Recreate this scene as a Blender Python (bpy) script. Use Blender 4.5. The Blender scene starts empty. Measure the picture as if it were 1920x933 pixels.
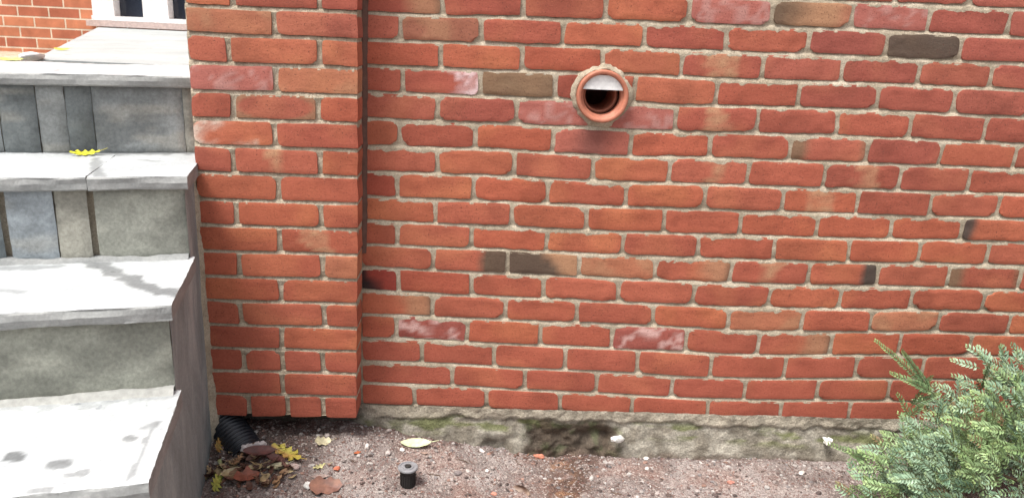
import bpy, math, random
from mathutils import Vector, Matrix, noise
random.seed(7)
R = math.radians
SC = bpy.context.scene

# ------------------------------------------------------------ camera, sky, sun
cam = bpy.data.cameras.new('camera'); camo = bpy.data.objects.new('camera', cam)
SC.collection.objects.link(camo); SC.camera = camo
cam.sensor_width = 36; cam.lens = 27.19; cam.clip_start = .02; cam.clip_end = 500
camo.matrix_world = Matrix(((.99851, -.0354, -.04141, .3245), (-.02962, .28522, -.958, -1.9804), (.04572, .95781, .28375, -.0491), (0, 0, 0, 1)))
cam.dof.use_dof = True; cam.dof.focus_distance = 2.12; cam.dof.aperture_fstop = 6.3
W = bpy.data.worlds.new('World'); SC.world = W; W.use_nodes = True
SUN_EL, SUN_AZ = 66, 232          # degrees; azimuth measured clockwise from +y
nt = W.node_tree; sky = nt.nodes.new('ShaderNodeTexSky'); sky.sky_type = 'NISHITA'; sky.sun_disc = False
sky.sun_elevation = R(SUN_EL); sky.sun_rotation = R(SUN_AZ); sky.air_density = 1.0; sky.dust_density = 6.0; sky.ozone_density = .6
hs = nt.nodes.new('ShaderNodeHueSaturation'); hs.inputs['Saturation'].default_value = .32
nt.links.new(sky.outputs[0], hs.inputs['Color']); nt.links.new(hs.outputs[0], nt.nodes['Background'].inputs[0])
nt.nodes['Background'].inputs[1].default_value = .13
sl = bpy.data.lights.new('sun', 'SUN'); sl.energy = 2.1; sl.angle = R(18); sl.color = (1, .965, .92)
so = bpy.data.objects.new('sun', sl); SC.collection.objects.link(so)
_d = Vector((math.sin(R(SUN_AZ))*math.cos(R(SUN_EL)), math.cos(R(SUN_AZ))*math.cos(R(SUN_EL)), math.sin(R(SUN_EL))))
so.rotation_euler = _d.to_track_quat('Z', 'Y').to_euler(); so.location = (0, -3, 4)
vs = SC.view_settings; vs.view_transform = 'Standard'; vs.look = 'None'; vs.gamma = 1; vs.use_curve_mapping = False
vs.exposure = 0.95
SC.cycles.max_bounces = 6; SC.cycles.use_denoising = True

# ------------------------------------------------------------ helpers
def tag(o, label=None, cat=None, group=None, kind=None):
    if label: o['label'] = label
    if cat: o['category'] = cat
    if group: o['group'] = group
    if kind: o['kind'] = kind
    return o
def empty(name, loc, rz=0.0):
    o = bpy.data.objects.new(name, None); SC.collection.objects.link(o)
    o.location = loc; o.rotation_euler = (0, 0, rz); o.empty_display_size = .05
    return o
def mesh(name, V, F, mat, parent=None, col=None, smooth=False, loc=None, cf=None, rootloc=None):
    """V in world space; stored relative to loc (top-level) or to the top-level thing's location."""
    me = bpy.data.meshes.new(name)
    o = bpy.data.objects.new(name, me); SC.collection.objects.link(o)
    if parent is not None:
        base = Vector(rootloc) if rootloc is not None else parent.location.copy(); o.parent = parent
    else:
        if loc is None:
            n = len(V); loc = (sum(v[0] for v in V)/n, sum(v[1] for v in V)/n, min(v[2] for v in V))
        base = Vector(loc); o.location = base
    me.from_pydata([(v[0]-base.x, v[1]-base.y, v[2]-base.z) for v in V], [], F)
    if isinstance(mat, (list, tuple)):
        for m in mat: me.materials.append(m)
    else: me.materials.append(mat)
    if col is not None:
        a = me.color_attributes.new('Col', 'FLOAT_COLOR', 'POINT')
        buf = []
        for c in col: buf += [c[0], c[1], c[2], 1.0]
        a.data.foreach_set('color', buf)
    if smooth: me.polygons.foreach_set('use_smooth', [True]*len(me.polygons))
    me.update()
    return o
def grid(nu, nv, fn):
    V = [fn(i/nu, j/nv) for j in range(nv+1) for i in range(nu+1)]
    F = [(j*(nu+1)+i, j*(nu+1)+i+1, (j+1)*(nu+1)+i+1, (j+1)*(nu+1)+i) for j in range(nv) for i in range(nu)]
    return V, F
def add(VF, V, F):
    n = len(VF[0]); VF[0].extend(V); VF[1].extend([tuple(i+n for i in f) for f in F])
def tube(pts, rad, seg=8, cap=True):
    V, F = [], []
    n = len(pts); rads = rad if isinstance(rad, (list, tuple)) else [rad]*n
    for k in range(n):
        p = Vector(pts[k]); d = (Vector(pts[min(k+1, n-1)])-Vector(pts[max(k-1, 0)])).normalized()
        up = Vector((0, 0, 1)) if abs(d.z) < .9 else Vector((1, 0, 0))
        a = d.cross(up).normalized(); b = a.cross(d)
        for s in range(seg):
            t = 2*math.pi*s/seg; V.append(tuple(p+(a*math.cos(t)+b*math.sin(t))*rads[k]))
    for k in range(n-1):
        for s in range(seg):
            F.append((k*seg+s, k*seg+(s+1) % seg, (k+1)*seg+(s+1) % seg, (k+1)*seg+s))
    if cap: F.append(tuple(range(seg))[::-1]); F.append(tuple((n-1)*seg+s for s in range(seg)))
    return V, F
def nz(x, y, z=0.0, s=1.0, oct=3):
    return noise.fractal(Vector((x*s, y*s, z*s)), .8, 2.1, oct)
def interp(t, pts):
    if t <= pts[0][0]: return pts[0][1]
    for (a, b), (c, d) in zip(pts, pts[1:]):
        if t <= c: return b+(d-b)*(t-a)/(c-a)
    return pts[-1][1]
def sm(t, a=0.0, b=1.0):
    t = max(0.0, min(1.0, (t-a)/(b-a))); return t*t*(3-2*t)
def mix(a, b, t): return tuple(x+(y-x)*t for x, y in zip(a, b))

class NT:
    def __init__(s, name, rough=.8, spec=.3):
        s.m = bpy.data.materials.new(name); s.m.use_nodes = True; s.t = s.m.node_tree
        s.b = s.t.nodes['Principled BSDF']; s.b.inputs['Roughness'].default_value = rough
        s.b.inputs['Specular IOR Level'].default_value = spec
        s.tc = s.t.nodes.new('ShaderNodeTexCoord')
    def n(s, ty, **kw):
        x = s.t.nodes.new(ty)
        for k, v in kw.items(): setattr(x, k, v)
        return x
    def l(s, a, b): s.t.links.new(a, b)
    def noise(s, scale, stretch=(1, 1, 1), detail=4, rough=.6, dist=0):
        mp = s.n('ShaderNodeMapping'); mp.inputs['Scale'].default_value = stretch
        s.l(s.tc.outputs['Object'], mp.inputs[0])
        t = s.n('ShaderNodeTexNoise'); t.inputs['Scale'].default_value = scale; t.inputs['Detail'].default_value = detail
        t.inputs['Roughness'].default_value = rough; t.inputs['Distortion'].default_value = dist
        s.l(mp.outputs[0], t.inputs[0]); return t.outputs['Fac']
    def ramp(s, fac, stops):
        r = s.n('ShaderNodeValToRGB'); e = r.color_ramp.elements
        while len(e) > 1: e.remove(e[-1])
        e[0].position = stops[0][0]; e[0].color = tuple(stops[0][1])+(1,)
        for p, c in stops[1:]:
            q = e.new(p); q.color = tuple(c)+(1,)
        s.l(fac, r.inputs[0]); return r.outputs[0]
    def mixc(s, fac, a, b, mode='MIX'):
        m = s.n('ShaderNodeMix', data_type='RGBA', blend_type=mode)
        for sock, v in ((m.inputs[0], fac), (m.inputs[6], a), (m.inputs[7], b)):
            if isinstance(v, (int, float)): sock.default_value = v
            elif isinstance(v, tuple): sock.default_value = v+(1,)
            else: s.l(v, sock)
        return m.outputs[2]
    def bump(s, h, strength, dist):
        b = s.n('ShaderNodeBump'); b.inputs['Strength'].default_value = strength; b.inputs['Distance'].default_value = dist
        s.l(h, b.inputs['Height'])
        if s.b.inputs['Normal'].is_linked: s.l(s.b.inputs['Normal'].links[0].from_socket, b.inputs['Normal'])
        s.l(b.outputs[0], s.b.inputs['Normal'])
    def attr(s):
        a = s.n('ShaderNodeAttribute'); a.attribute_name = 'Col'; return a.outputs['Color']
    def color(s, c):
        if isinstance(c, tuple): s.b.inputs['Base Color'].default_value = c+(1,)
        else: s.l(c, s.b.inputs['Base Color'])
        return s.m
def g(v): return (v, v, v)

# ------------------------------------------------------------ materials
def m_brick():
    n = NT('brick', .85, .25)
    c = n.attr()
    c = n.mixc(1.0, c, n.ramp(n.noise(14, (1, 1, 2.2), 5, .65), [(.25, (.80, .76, .76)), (.5, g(1)), (.8, (1.12, 1.16, 1.16))]), 'MULTIPLY')
    c = n.mixc(1.0, c, n.ramp(n.noise(190, (.75, 1, 1.2), 4, .75), [(.3, g(.82)), (.5, g(1)), (.75, (1.14, 1.17, 1.2))]), 'MULTIPLY')
    c = n.mixc(n.ramp(n.noise(420, (1, 1, 1), 2, .5), [(.70, g(0)), (.76, g(.35))]), c, (.50, .30, .24))
    c = n.mixc(n.ramp(n.noise(300, (1, 1, 1), 2, .5), [(.30, g(.75)), (.37, g(0))]), c, (.09, .035, .027))
    n.bump(n.noise(75, (.6, 1, 1.2), 6, .8), .5, .0028)
    n.bump(n.noise(420, (1, 1, 1), 3, .7), .5, .0012)
    return n.color(c)
def m_mortar():
    n = NT('mortar', .95, .15)
    c = n.ramp(n.noise(9, (1, 1, 1), 5, .6), [(.3, (.33, .275, .20)), (.5, (.445, .38, .285)), (.75, (.54, .475, .375))])
    c = n.mixc(1.0, c, n.ramp(n.noise(330, (1, 1, 1), 3, .7), [(.3, g(.62)), (.55, g(1)), (.8, g(1.25))]), 'MULTIPLY')
    c = n.mixc(1.0, c, n.ramp(n.noise(45, (1, 1, 1), 4, .7), [(.3, g(.75)), (.6, g(1.05))]), 'MULTIPLY')
    n.bump(n.noise(260, (1, 1, 1), 4, .75), .8, .0025)
    n.bump(n.noise(50, (1, 1, 1), 3, .6), .5, .006)
    return n.color(c)
def m_vcol(name, rough=.9, s1=30, s2=300, bump=.5, bd=.004, lo=.75, hi=1.2, spec=.3):
    n = NT(name, rough, spec)
    c = n.mixc(1.0, n.attr(), n.ramp(n.noise(s1, (1, 1, 1), 5, .65), [(.3, g(lo)), (.7, g(hi))]), 'MULTIPLY')
    c = n.mixc(1.0, c, n.ramp(n.noise(s2, (1, 1, 1), 3, .7), [(.3, g(lo)), (.7, g(hi))]), 'MULTIPLY')
    if bump: n.bump(n.noise(s2*.6, (1, 1, 1), 4, .7), bump, bd)
    return n.color(c)
def m_stone(name, a, b, c3, rough, scale=5, stretch=(1, 1, 1), spots=True):
    n = NT(name, rough, .5)
    c = n.ramp(n.noise(scale, stretch, 6, .65, .6), [(.28, a), (.5, b), (.74, c3)])
    c = n.mixc(1.0, c, n.ramp(n.noise(140, (1, 1, 1), 4, .7), [(.3, g(.84)), (.7, g(1.12))]), 'MULTIPLY')
    if spots: c = n.mixc(n.ramp(n.noise(17, (1, 1, 1), 3, .55), [(.66, g(0)), (.70, g(.75))]), c, mix(a, g(.12), .45))
    n.bump(n.noise(25, (1, 1, 1), 5, .6), .35, .006)
    n.bump(n.noise(300, (1, 1, 1), 3, .6), .35, .001)
    return n.color(c)
def m_tread():
    n = NT('bluestone_tread', .42, .5)
    c = n.ramp(n.noise(3.2, (1, 1, 1), 6, .65, .6), [(.28, (.34, .355, .36)), (.5, (.47, .485, .485)), (.74, (.58, .59, .585))])
    c = n.mixc(1.0, c, n.ramp(n.noise(140, (1, 1, 1), 4, .7), [(.3, g(.86)), (.7, g(1.1))]), 'MULTIPLY')
    c = n.mixc(n.ramp(n.noise(34, (1, 1, 1), 3, .5), [(.70, g(0)), (.735, g(.6))]), c, (.20, .21, .22))
    c = n.mixc(1.0, c, n.attr(), 'MULTIPLY')
    n.bump(n.noise(25, (1, 1, 1), 5, .6), .3, .005); n.bump(n.noise(300, (1, 1, 1), 3, .6), .3, .001)
    return n.color(c)
def m_plain(name, c, rough=.6, spec=.4, bump=0, bs=200, metal=0):
    n = NT(name, rough, spec); n.b.inputs['Metallic'].default_value = metal
    cc = n.mixc(1.0, c, n.ramp(n.noise(60, (1, 1, 1), 4, .6), [(.3, g(.8)), (.7, g(1.15))]), 'MULTIPLY')
    if bump: n.bump(n.noise(bs, (1, 1, 1), 3, .6), bump, .002)
    return n.color(cc)
def m_brickwall():
    n = NT('far_brick', .9, .2)
    sp = n.n('ShaderNodeSeparateXYZ'); n.l(n.tc.outputs['Object'], sp.inputs[0])
    ad = n.n('ShaderNodeMath', operation='ADD'); n.l(sp.outputs[0], ad.inputs[0]); n.l(sp.outputs[1], ad.inputs[1])
    cb = n.n('ShaderNodeCombineXYZ'); n.l(ad.outputs[0], cb.inputs[0]); n.l(sp.outputs[2], cb.inputs[1])
    t = n.n('ShaderNodeTexBrick'); n.l(cb.outputs[0], t.inputs[0])
    t.inputs['Color1'].default_value = (.48, .19, .105, 1); t.inputs['Color2'].default_value = (.34, .105, .065, 1)
    t.inputs['Mortar'].default_value = (.62, .53, .42, 1); t.inputs['Scale'].default_value = 1
    t.inputs['Mortar Size'].default_value = .0055; t.inputs['Mortar Smooth'].default_value = .3
    t.inputs['Brick Width'].default_value = .2032; t.inputs['Row Height'].default_value = .0677; t.inputs['Bias'].default_value = -.1
    c = n.mixc(1.0, t.outputs['Color'], n.ramp(n.noise(9, (1, 1, 1), 5, .6), [(.3, g(.75)), (.7, g(1.25))]), 'MULTIPLY')
    iv = n.n('ShaderNodeMath', operation='SUBTRACT'); iv.inputs[0].default_value = 1; n.l(t.outputs['Fac'], iv.inputs[1])
    n.bump(iv.outputs[0], .8, .006)
    return n.color(c)
def m_ground():
    n = NT('gravel_soil', .95, .2)
    c = n.attr()
    c = n.mixc(1.0, c, n.ramp(n.noise(240, (1, 1, 1), 4, .75), [(.3, (.42, .39, .37)), (.5, g(1)), (.72, (1.5, 1.5, 1.5))]), 'MULTIPLY')
    v = n.n('ShaderNodeTexVoronoi'); v.inputs['Scale'].default_value = 210; n.l(n.tc.outputs['Object'], v.inputs[0])
    sv = n.n('ShaderNodeSeparateColor'); n.l(v.outputs['Color'], sv.inputs[0])
    c = n.mixc(n.ramp(sv.outputs[0], [(.86, g(0)), (.90, g(.7))]), c, (.46, .40, .36))
    c = n.mixc(n.ramp(sv.outputs[1], [(.82, g(0)), (.86, g(.7))]), c, (.17, .09, .075))
    n.bump(v.outputs['Distance'], .9, -.004)
    n.bump(n.noise(120, (1, 1, 1), 5, .75), .9, .006)
    return n.color(c)
def m_leafmat(name, rough=.55, trans=True):
    n = NT(name, rough, .35)
    c = n.mixc(1.0, n.attr(), n.ramp(n.noise(90, (1, 1, 1), 3, .6), [(.3, g(.75)), (.7, g(1.2))]), 'MULTIPLY')
    return n.color(c)
M = dict(
    brick=m_brick(), mortar=m_mortar(), far=m_brickwall(),
    found=m_vcol('foundation_concrete', .95, 22, 210, .9, .006, .68, 1.25, .15),
    ground=m_ground(),
    tread=m_tread(),
    edge=m_stone('tread_edge', (.19, .198, .195), (.265, .272, .265), (.34, .345, .335), .75, 9, (1, 1, 3), False),
    flag=m_stone('walk_stone', (.26, .285, .285), (.35, .38, .38), (.43, .455, .45), .6, 2.5),
    cheek=m_stone('parged_side', (.18, .21, .213), (.27, .31, .312), (.42, .46, .455), .88, 6, (1.6, 1.6, .7), False),
    stone=m_vcol('riser_stone', .7, 7, 120, .5, .004, .78, 1.2, .4),
    leaf=m_leafmat('dry_leaf'), needle=m_leafmat('conifer_needle', .5),
    bark=m_plain('bark', (.12, .08, .055), .9, .2, .6, 150),
    shoot=m_plain('green_shoot', (.13, .15, .07), .7, .3),
    corner_shade=m_plain('corner_shade_brown', (.12, .065, .05), .8, .25, .5, 120),  # dark brown standing for the shade beside the pier
    pale_mortar=m_plain('pale_mortar', (.38, .38, .355), .9, .2, .5, 150),
    clay=m_plain('clay_pipe', (.42, .155, .095), .55, .4, .2), claydark=m_plain('clay_inside', (.20, .07, .06), .5, .4, .2),
    white=m_plain('white_plastic', (.72, .72, .71), .4, .5), paint=m_plain('white_paint', (.80, .80, .80), .45, .4),
    black=m_plain('black_plastic', (.018, .02, .026), .32, .5, .15), dull=m_plain('dull_black', (.02, .018, .017), .6, .4, .3),
    lid=m_plain('grey_plastic', (.22, .22, .23), .5, .4, .3), void=m_plain('dark_inside', (.006, .005, .005), .9, .1),
    lip=m_plain('pink_sill', (.50, .40, .37), .7, .3, .2), glass=m_plain('window_glass', (.02, .026, .04), .08, .6),
    pebble=m_vcol('pebble', .85, 60, 400, .4, .001, .75, 1.2, .25),
)

WALL={
 0:[(0.212, -0.0159),(0.409, -0.013),(0.6122, -0.0098),(0.8197, -0.0078),(1.0264, -0.0058),(1.2278, -0.0023),(1.4243, -0.001)],
 1:[(0.1108, -0.083),(0.3082, -0.0772),(0.5106, -0.075),(0.7139, -0.0704),(0.9195, -0.0706),(1.1286, -0.0663),(1.3277, -0.0658),(1.5193, -0.0677)],
 2:[(0.2099, -0.1422),(0.4127, -0.1396),(0.6142, -0.1346),(0.8148, -0.1361),(1.0217, -0.1349),(1.2254, -0.1312),(1.425, -0.1303),(1.6119, -0.1281)],
 3:[(0.1167, -0.2073),(0.3108, -0.2067),(0.4993, -0.2025),(0.701, -0.2017),(0.9114, -0.2019),(1.1237, -0.1981),(1.33, -0.1973),(1.5303, -0.1968)],
 4:[(0.2043, -0.2709),(0.4042, -0.2704),(0.6085, -0.2699),(0.8131, -0.2748),(1.0265, -0.2685),(1.2342, -0.2653),(1.4286, -0.2654),(1.6263, -0.2682)],
 5:[(0.1094, -0.3416),(0.3029, -0.3383),(0.5023, -0.3404),(0.7041, -0.3424),(0.9104, -0.3353),(1.1215, -0.3349),(1.3268, -0.3349),(1.5234, -0.3325)],
 6:[(0.2068, -0.4078),(0.4056, -0.4045),(0.6111, -0.4117),(0.8124, -0.4072),(1.0198, -0.4052),(1.2244, -0.4027),(1.4269, -0.4031),(1.6146, -0.4014)],
 7:[(0.1044, -0.475),(0.3025, -0.4755),(0.4966, -0.4764),(0.7031, -0.4769),(0.9127, -0.4759),(1.1222, -0.4737),(1.3246, -0.4717),(1.5235, -0.4732),(1.7102, -0.4689)],
 8:[(0.2047, -0.5416),(0.4051, -0.5426),(0.604, -0.5437),(0.8107, -0.5416),(1.0174, -0.5426),(1.2267, -0.5413),(1.4291, -0.5395),(1.6233, -0.5353)],
 9:[(0.1049, -0.6064),(0.301, -0.6079),(0.5015, -0.6093),(0.7069, -0.6131),(0.9105, -0.6104),(1.1187, -0.6087),(1.3242, -0.6072),(1.5195, -0.603),(1.7102, -0.599)],
 10:[(0.2013, -0.6702),(0.3995, -0.6712),(0.5933, -0.6732),(0.801, -0.6748),(1.0108, -0.6779),(1.2247, -0.6763),(1.4174, -0.6725),(1.6152, -0.6685)],
 11:[(0.1082, -0.733),(0.3051, -0.7413),(0.5007, -0.7435),(0.7067, -0.7455),(0.9145, -0.7475),(1.126, -0.7464),(1.3235, -0.7426),(1.5247, -0.7387)],
 12:[(0.2006, -0.8029),(0.3998, -0.8054),(0.5969, -0.8078),(0.8085, -0.81),(1.0196, -0.8169),(1.2276, -0.8132),(1.4214, -0.8098),(1.6154, -0.8033)],
 13:[(0.103, -0.8708),(0.2974, -0.8737),(0.4994, -0.8765),(0.7, -0.8762),(0.9079, -0.879),(1.1145, -0.885),(1.3214, -0.8782),(1.5165, -0.8686)],
 14:[(0.1738, -0.9416),(0.3738, -0.948),(0.5739, -0.9497),(0.7777, -0.9578),(0.9877, -0.9626),(1.2, -0.9592),(1.404, -0.9527),(1.5977, -0.9466),(1.79, -0.9371)],
 15:[(0.2596, -1.0103),(0.4638, -1.0187),(0.6678, -1.019),(0.8835, -1.0273),(1.0943, -1.0292),(1.3041, -1.0227),(1.512, -1.0163)],
 16:[(0.1545, -1.0763),(0.3578, -1.0785),(0.5674, -1.0839),(0.7748, -1.0928),(0.9945, -1.0965),(1.2076, -1.0953),(1.409, -1.0893)],
}
PIER={
 0:[(-0.2674, -0.0238),(-0.0684, -0.0184)],
 1:[(-0.1741, -0.0805)],
 2:[(-0.283, -0.1479),(-0.0703, -0.1426)],
 3:[(-0.1758, -0.2112)],
 4:[(-0.2792, -0.279),(-0.0774, -0.2744)],
 5:[(-0.183, -0.3423)],
 6:[(-0.2865, -0.4098),(-0.0755, -0.4056)],
 7:[(-0.1793, -0.4751)],
 8:[(-0.2866, -0.5458),(-0.0762, -0.5422)],
 9:[(-0.1819, -0.6079)],
 10:[(-0.2862, -0.6798),(-0.0754, -0.6766)],
 11:[(-0.1837, -0.7424)],
 12:[(-0.2898, -0.8114),(-0.0749, -0.8087)],
 13:[(-0.1869, -0.8761)],
 14:[(-0.2885, -0.9429),(-0.1873, -0.9418),(-0.0816, -0.9408)],
 15:[(-0.1898, -1.0072)],
 16:[(-0.2813, -1.0768),(-0.1781, -1.0761),(-0.0833, -1.0754)],
}
SPECIAL= [(0.404, -0.207, 'dark'),(1.42, -0.066, 'darker'),(1.109, -0.001, 'tanleft'),(0.498, -0.678, 'darkleft'),(0.297, -0.672, 'darkright'),(1.334, -0.679, 'endright'),(1.706, -0.533, 'endleft'),(1.218, -0.335, 'ends'),(0.905, -0.68, 'tanright'),(0.701, -0.675, 'tan'),(1.329, -0.401, 'stripe'),(1.126, -0.681, 'stripe'),(0.917, -0.408, 'stripe'),(0.925, -0.138, 'stripe'),(0.921, -0.268, 'stripe'),(1.233, -0.474, 'stripe'),(0.19, -0.209, 'whiteright'),(0.201, -0.871, 'white'),(0.801, -0.882, 'white'),(0.24, -0.075, 'tan'),(0.063, -0.736, 'burnt'),(0.213, -0.734, 'deepred'),(0.113, -0.803, 'tanright'),(1.13, -0.816, 'tan'),(1.508, -0.808, 'tan'),(1.232, -0.884, 'tanright'),(1.394, -0.007, 'pink'),(1.705, -0.662, 'ends'),(1.611, -0.864, 'deepred'),(0.135, -0.024, 'tanright'),(0.575, -0.341, 'soot'),(0.748, -0.265, 'pink'),(0.475, -0.273, 'pink'),(0.07, -0.473, 'deepred'),(0.947, 0.007, 'pink')]
SPECIAL_PIER= [(-0.179, -0.405, 'stripe'),(-0.184, -0.276, 'oval'),(-0.094, -0.602, 'stripe'),(-0.028, -0.667, 'tan'),(-0.071, -0.208, 'tan'),(-0.277, -0.083, 'tan'),(-0.284, -0.211, 'pink'),(-0.292, -0.344, 'whiteleft')]


# ------------------------------------------------------------ brickwork
PITCH = .0677
def make_course(tab, nominal_shift):
    def f(c, x):
        cc = max(0, min(16, c)); pts = tab[cc]
        dz = interp(x, [(a, b+cc*PITCH) for a, b in pts]) if len(pts) > 1 else pts[0][1]+cc*PITCH
        return -c*PITCH+dz
    return f
REDS = [(.37, .098, .057), (.34, .092, .059), (.39, .112, .062), (.32, .084, .056), (.36, .106, .070), (.27, .072, .053), (.40, .124, .069)]
TAN = (.38, .205, .115); BROWN = (.13, .085, .055); DARK = (.075, .055, .045); PALE = (.62, .42, .38); PINK = (.36, .12, .095)
def brick_colour(base, kind, u, v, sd, wx, wz):
    """u, v in -1..1 over the face"""
    w = nz(wx, wz, sd, 16, 3)*.5
    c = mix(base, tuple(x*.80 for x in base), sm(nz(wx, wz, sd+5, 9, 3), -.2, .7))
    c = mix(c, (base[0]*1.12, base[1]*1.3, base[2]*1.15), sm(nz(wx, wz, sd+9, 7, 2), .05, .6)*.7)
    if kind == 'dark': c = mix(mix(BROWN, (.22, .14, .08), .5+.5*w), TAN, .15+.1*w)
    elif kind == 'darker': c = mix(DARK, BROWN, .4+.5*w)
    elif kind == 'tanleft': c = mix(mix(BROWN, TAN, sm(u+.3*w, -1, .2)), base, sm(u+.3*w, .5, 1)*.5)
    elif kind == 'darkleft': c = mix(mix(DARK, BROWN, .5), TAN, sm(u+.5*w+.2*v, .1, .6))
    elif kind == 'darkright': c = mix(c, mix(DARK, BROWN, .7), sm(u+.4*w, .15, .5))
    elif kind == 'endright': c = mix(c, DARK, sm(u+.2*w, .45, .68))
    elif kind == 'endleft': c = mix(c, DARK, sm(-u+.2*w, .55, .85))
    elif kind == 'ends': c = mix(c, mix(BROWN, TAN, .3), max(sm(-u+.2*w, .45, .85), .7*sm(u+.2*w, .75, 1)))
    elif kind == 'tanright': c = mix(c, mix(TAN, base, .25), sm(u+.5*w, .0, .5)); c = mix(c, BROWN, sm(u, .82, 1)*.6)
    elif kind == 'tan': c = mix(c, TAN, .35+.35*sm(nz(wx, wz, sd, 12), -.1, .5))
    elif kind == 'stripe': c = mix(c, (.42, .235, .135), sm(1-abs(u-.05+.9*w)/.38, 0, .6)*(.45+.45*sm(nz(wx, wz, sd, 40, 3), -.3, .3)))
    elif kind == 'oval': c = mix(c, mix(TAN, BROWN, .4), sm(u*u+v*v*.8+.3*w, .75, 1.1)*.85)
    elif kind == 'whiteright': c = mix(c, (.70, .55, .55), sm(u+1.6*w+.4*abs(v), .55, .8)*(.35+.5*sm(nz(wx, wz, sd, 60, 3), -.2, .2)))
    elif kind == 'whiteleft': c = mix(c, (.55, .45, .37), sm(-u+1.6*w, -.1, .5)*(.35+.5*sm(nz(wx, wz, sd, 60, 3), -.2, .2)))
    elif kind == 'white': c = mix((.30, .085, .065), PALE, sm(nz(wx, wz, sd, 26, 4), .02, .35)*.75)
    elif kind == 'pink': c = mix(PINK, (.46, .28, .25), sm(nz(wx, wz, sd, 34, 4), .05, .4)*.5)
    elif kind == 'soot': c = mix(mix(c, PINK, .5), (.11, .05, .045), sm(1-abs(u-.0)/.75, 0, .9)*.6)
    elif kind == 'burnt': c = mix((.27, .05, .035), (.03, .02, .02), sm(-u-v*.3+w, .1, .8))
    elif kind == 'deepred': c = mix(c, (.31, .066, .042), .6)
    return c
def brick(VF, COL, x0, x1, zb, zt, yf, base, kind, rough, sd, yback, ext=None):
    """a brick face domed forward of the mortar; zb, zt are functions of x"""
    nu, nv = max(8, int((x1-x0)/.012)), 8
    pos = lambda n_: [-1+2*k/n_ for k in range(n_+1)]
    def warp(t): return math.copysign(abs(t)**.72, t)           # more rows near the arrises
    U = [warp(t) for t in pos(nu)]; Vv = [warp(t) for t in pos(nv)]
    hw = (x1-x0)/2; xc = (x0+x1)/2
    cr = (.0048 if rough > .5 else .0025)*(0.3+1.1*random.random()**1.5); lean = random.uniform(-1, 1)*.0018
    pr = random.uniform(-.0012, .0018); tl = random.uniform(-.0015, .0015)
    chip = [random.choice([.25, .5, .8, 1.0, 1.0, 2.2]) if rough > .5 else random.choice([.3, .6, 1, 2.5]) for _ in range(4)]
    V = []; C = []
    for v in Vv:
        for u in U:
            x = xc+hw*u
            b, t = zb(x), zt(x); zc, hh = (b+t)/2, (t-b)/2
            e = .0030*rough
            wob_t = nz(x, sd*3.1, 1.7, 34, 3)*e; wob_b = nz(x, sd*3.1, 7.7, 34, 3)*e*1.25; wob_s = nz(v*.03, sd*2.3, u, 34, 2)*e
            z = zc+hh*v+(wob_t if v > 0 else wob_b)*abs(v)+tl*u
            k = (abs(u)**(.16*hw/.0012))*(abs(v)**4)
            k *= (.2 if yback < 0 and u > 0 and x1 > -.01 else 1)*chip[(1 if u > 0 else 0)+(2 if v > 0 else 0)]; z -= math.copysign(k*cr, v); x += wob_s*abs(u)**4+lean*v-math.copysign(k*cr*1.4, u)
            edge = max(abs(u)**(60), abs(v)**(26))
            y = yf-pr+edge*(.0006+.0007*rough)-nz(x, z, sd, 38, 4)*.0016*rough-nz(x, z, sd+3, 150, 2)*.0005*rough
            V.append((x, y, z)); C.append(brick_colour(base, kind, u, v, sd, x, z))
    F = []
    for j in range(nv):
        for i in range(nu): F.append((j*(nu+1)+i, j*(nu+1)+i+1, (j+1)*(nu+1)+i+1, (j+1)*(nu+1)+i))
    ring = [i for i in range(nu+1)]+[j*(nu+1)+nu for j in range(1, nv+1)]+[nv*(nu+1)+i for i in range(nu-1, -1, -1)]+[j*(nu+1) for j in range(nv-1, 0, -1)]
    n0 = len(V)
    m = len(ring)
    for r in ring: V.append(V[r]); C.append(C[r])
    for r in ring: V.append((V[r][0], yback, V[r][2])); C.append(C[r])
    for k in range(m): F.append((n0+k, n0+m+k, n0+m+(k+1) % m, n0+(k+1) % m))
    F.append(tuple(n0+m+k for k in range(m)))
    if abs(xc-.6186) < .17 and yback > 0:
        F = [f for f in F if len(f) > 4 or min(math.hypot(V[i][0]-.6186, V[i][2]+.2235) for i in f) > .056]
        if abs((zb(xc)+zt(xc))/2+.2235) < .09: F = [f for f in F if len(f) == 4]
    add(VF, V, F); COL.extend(C)
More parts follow.
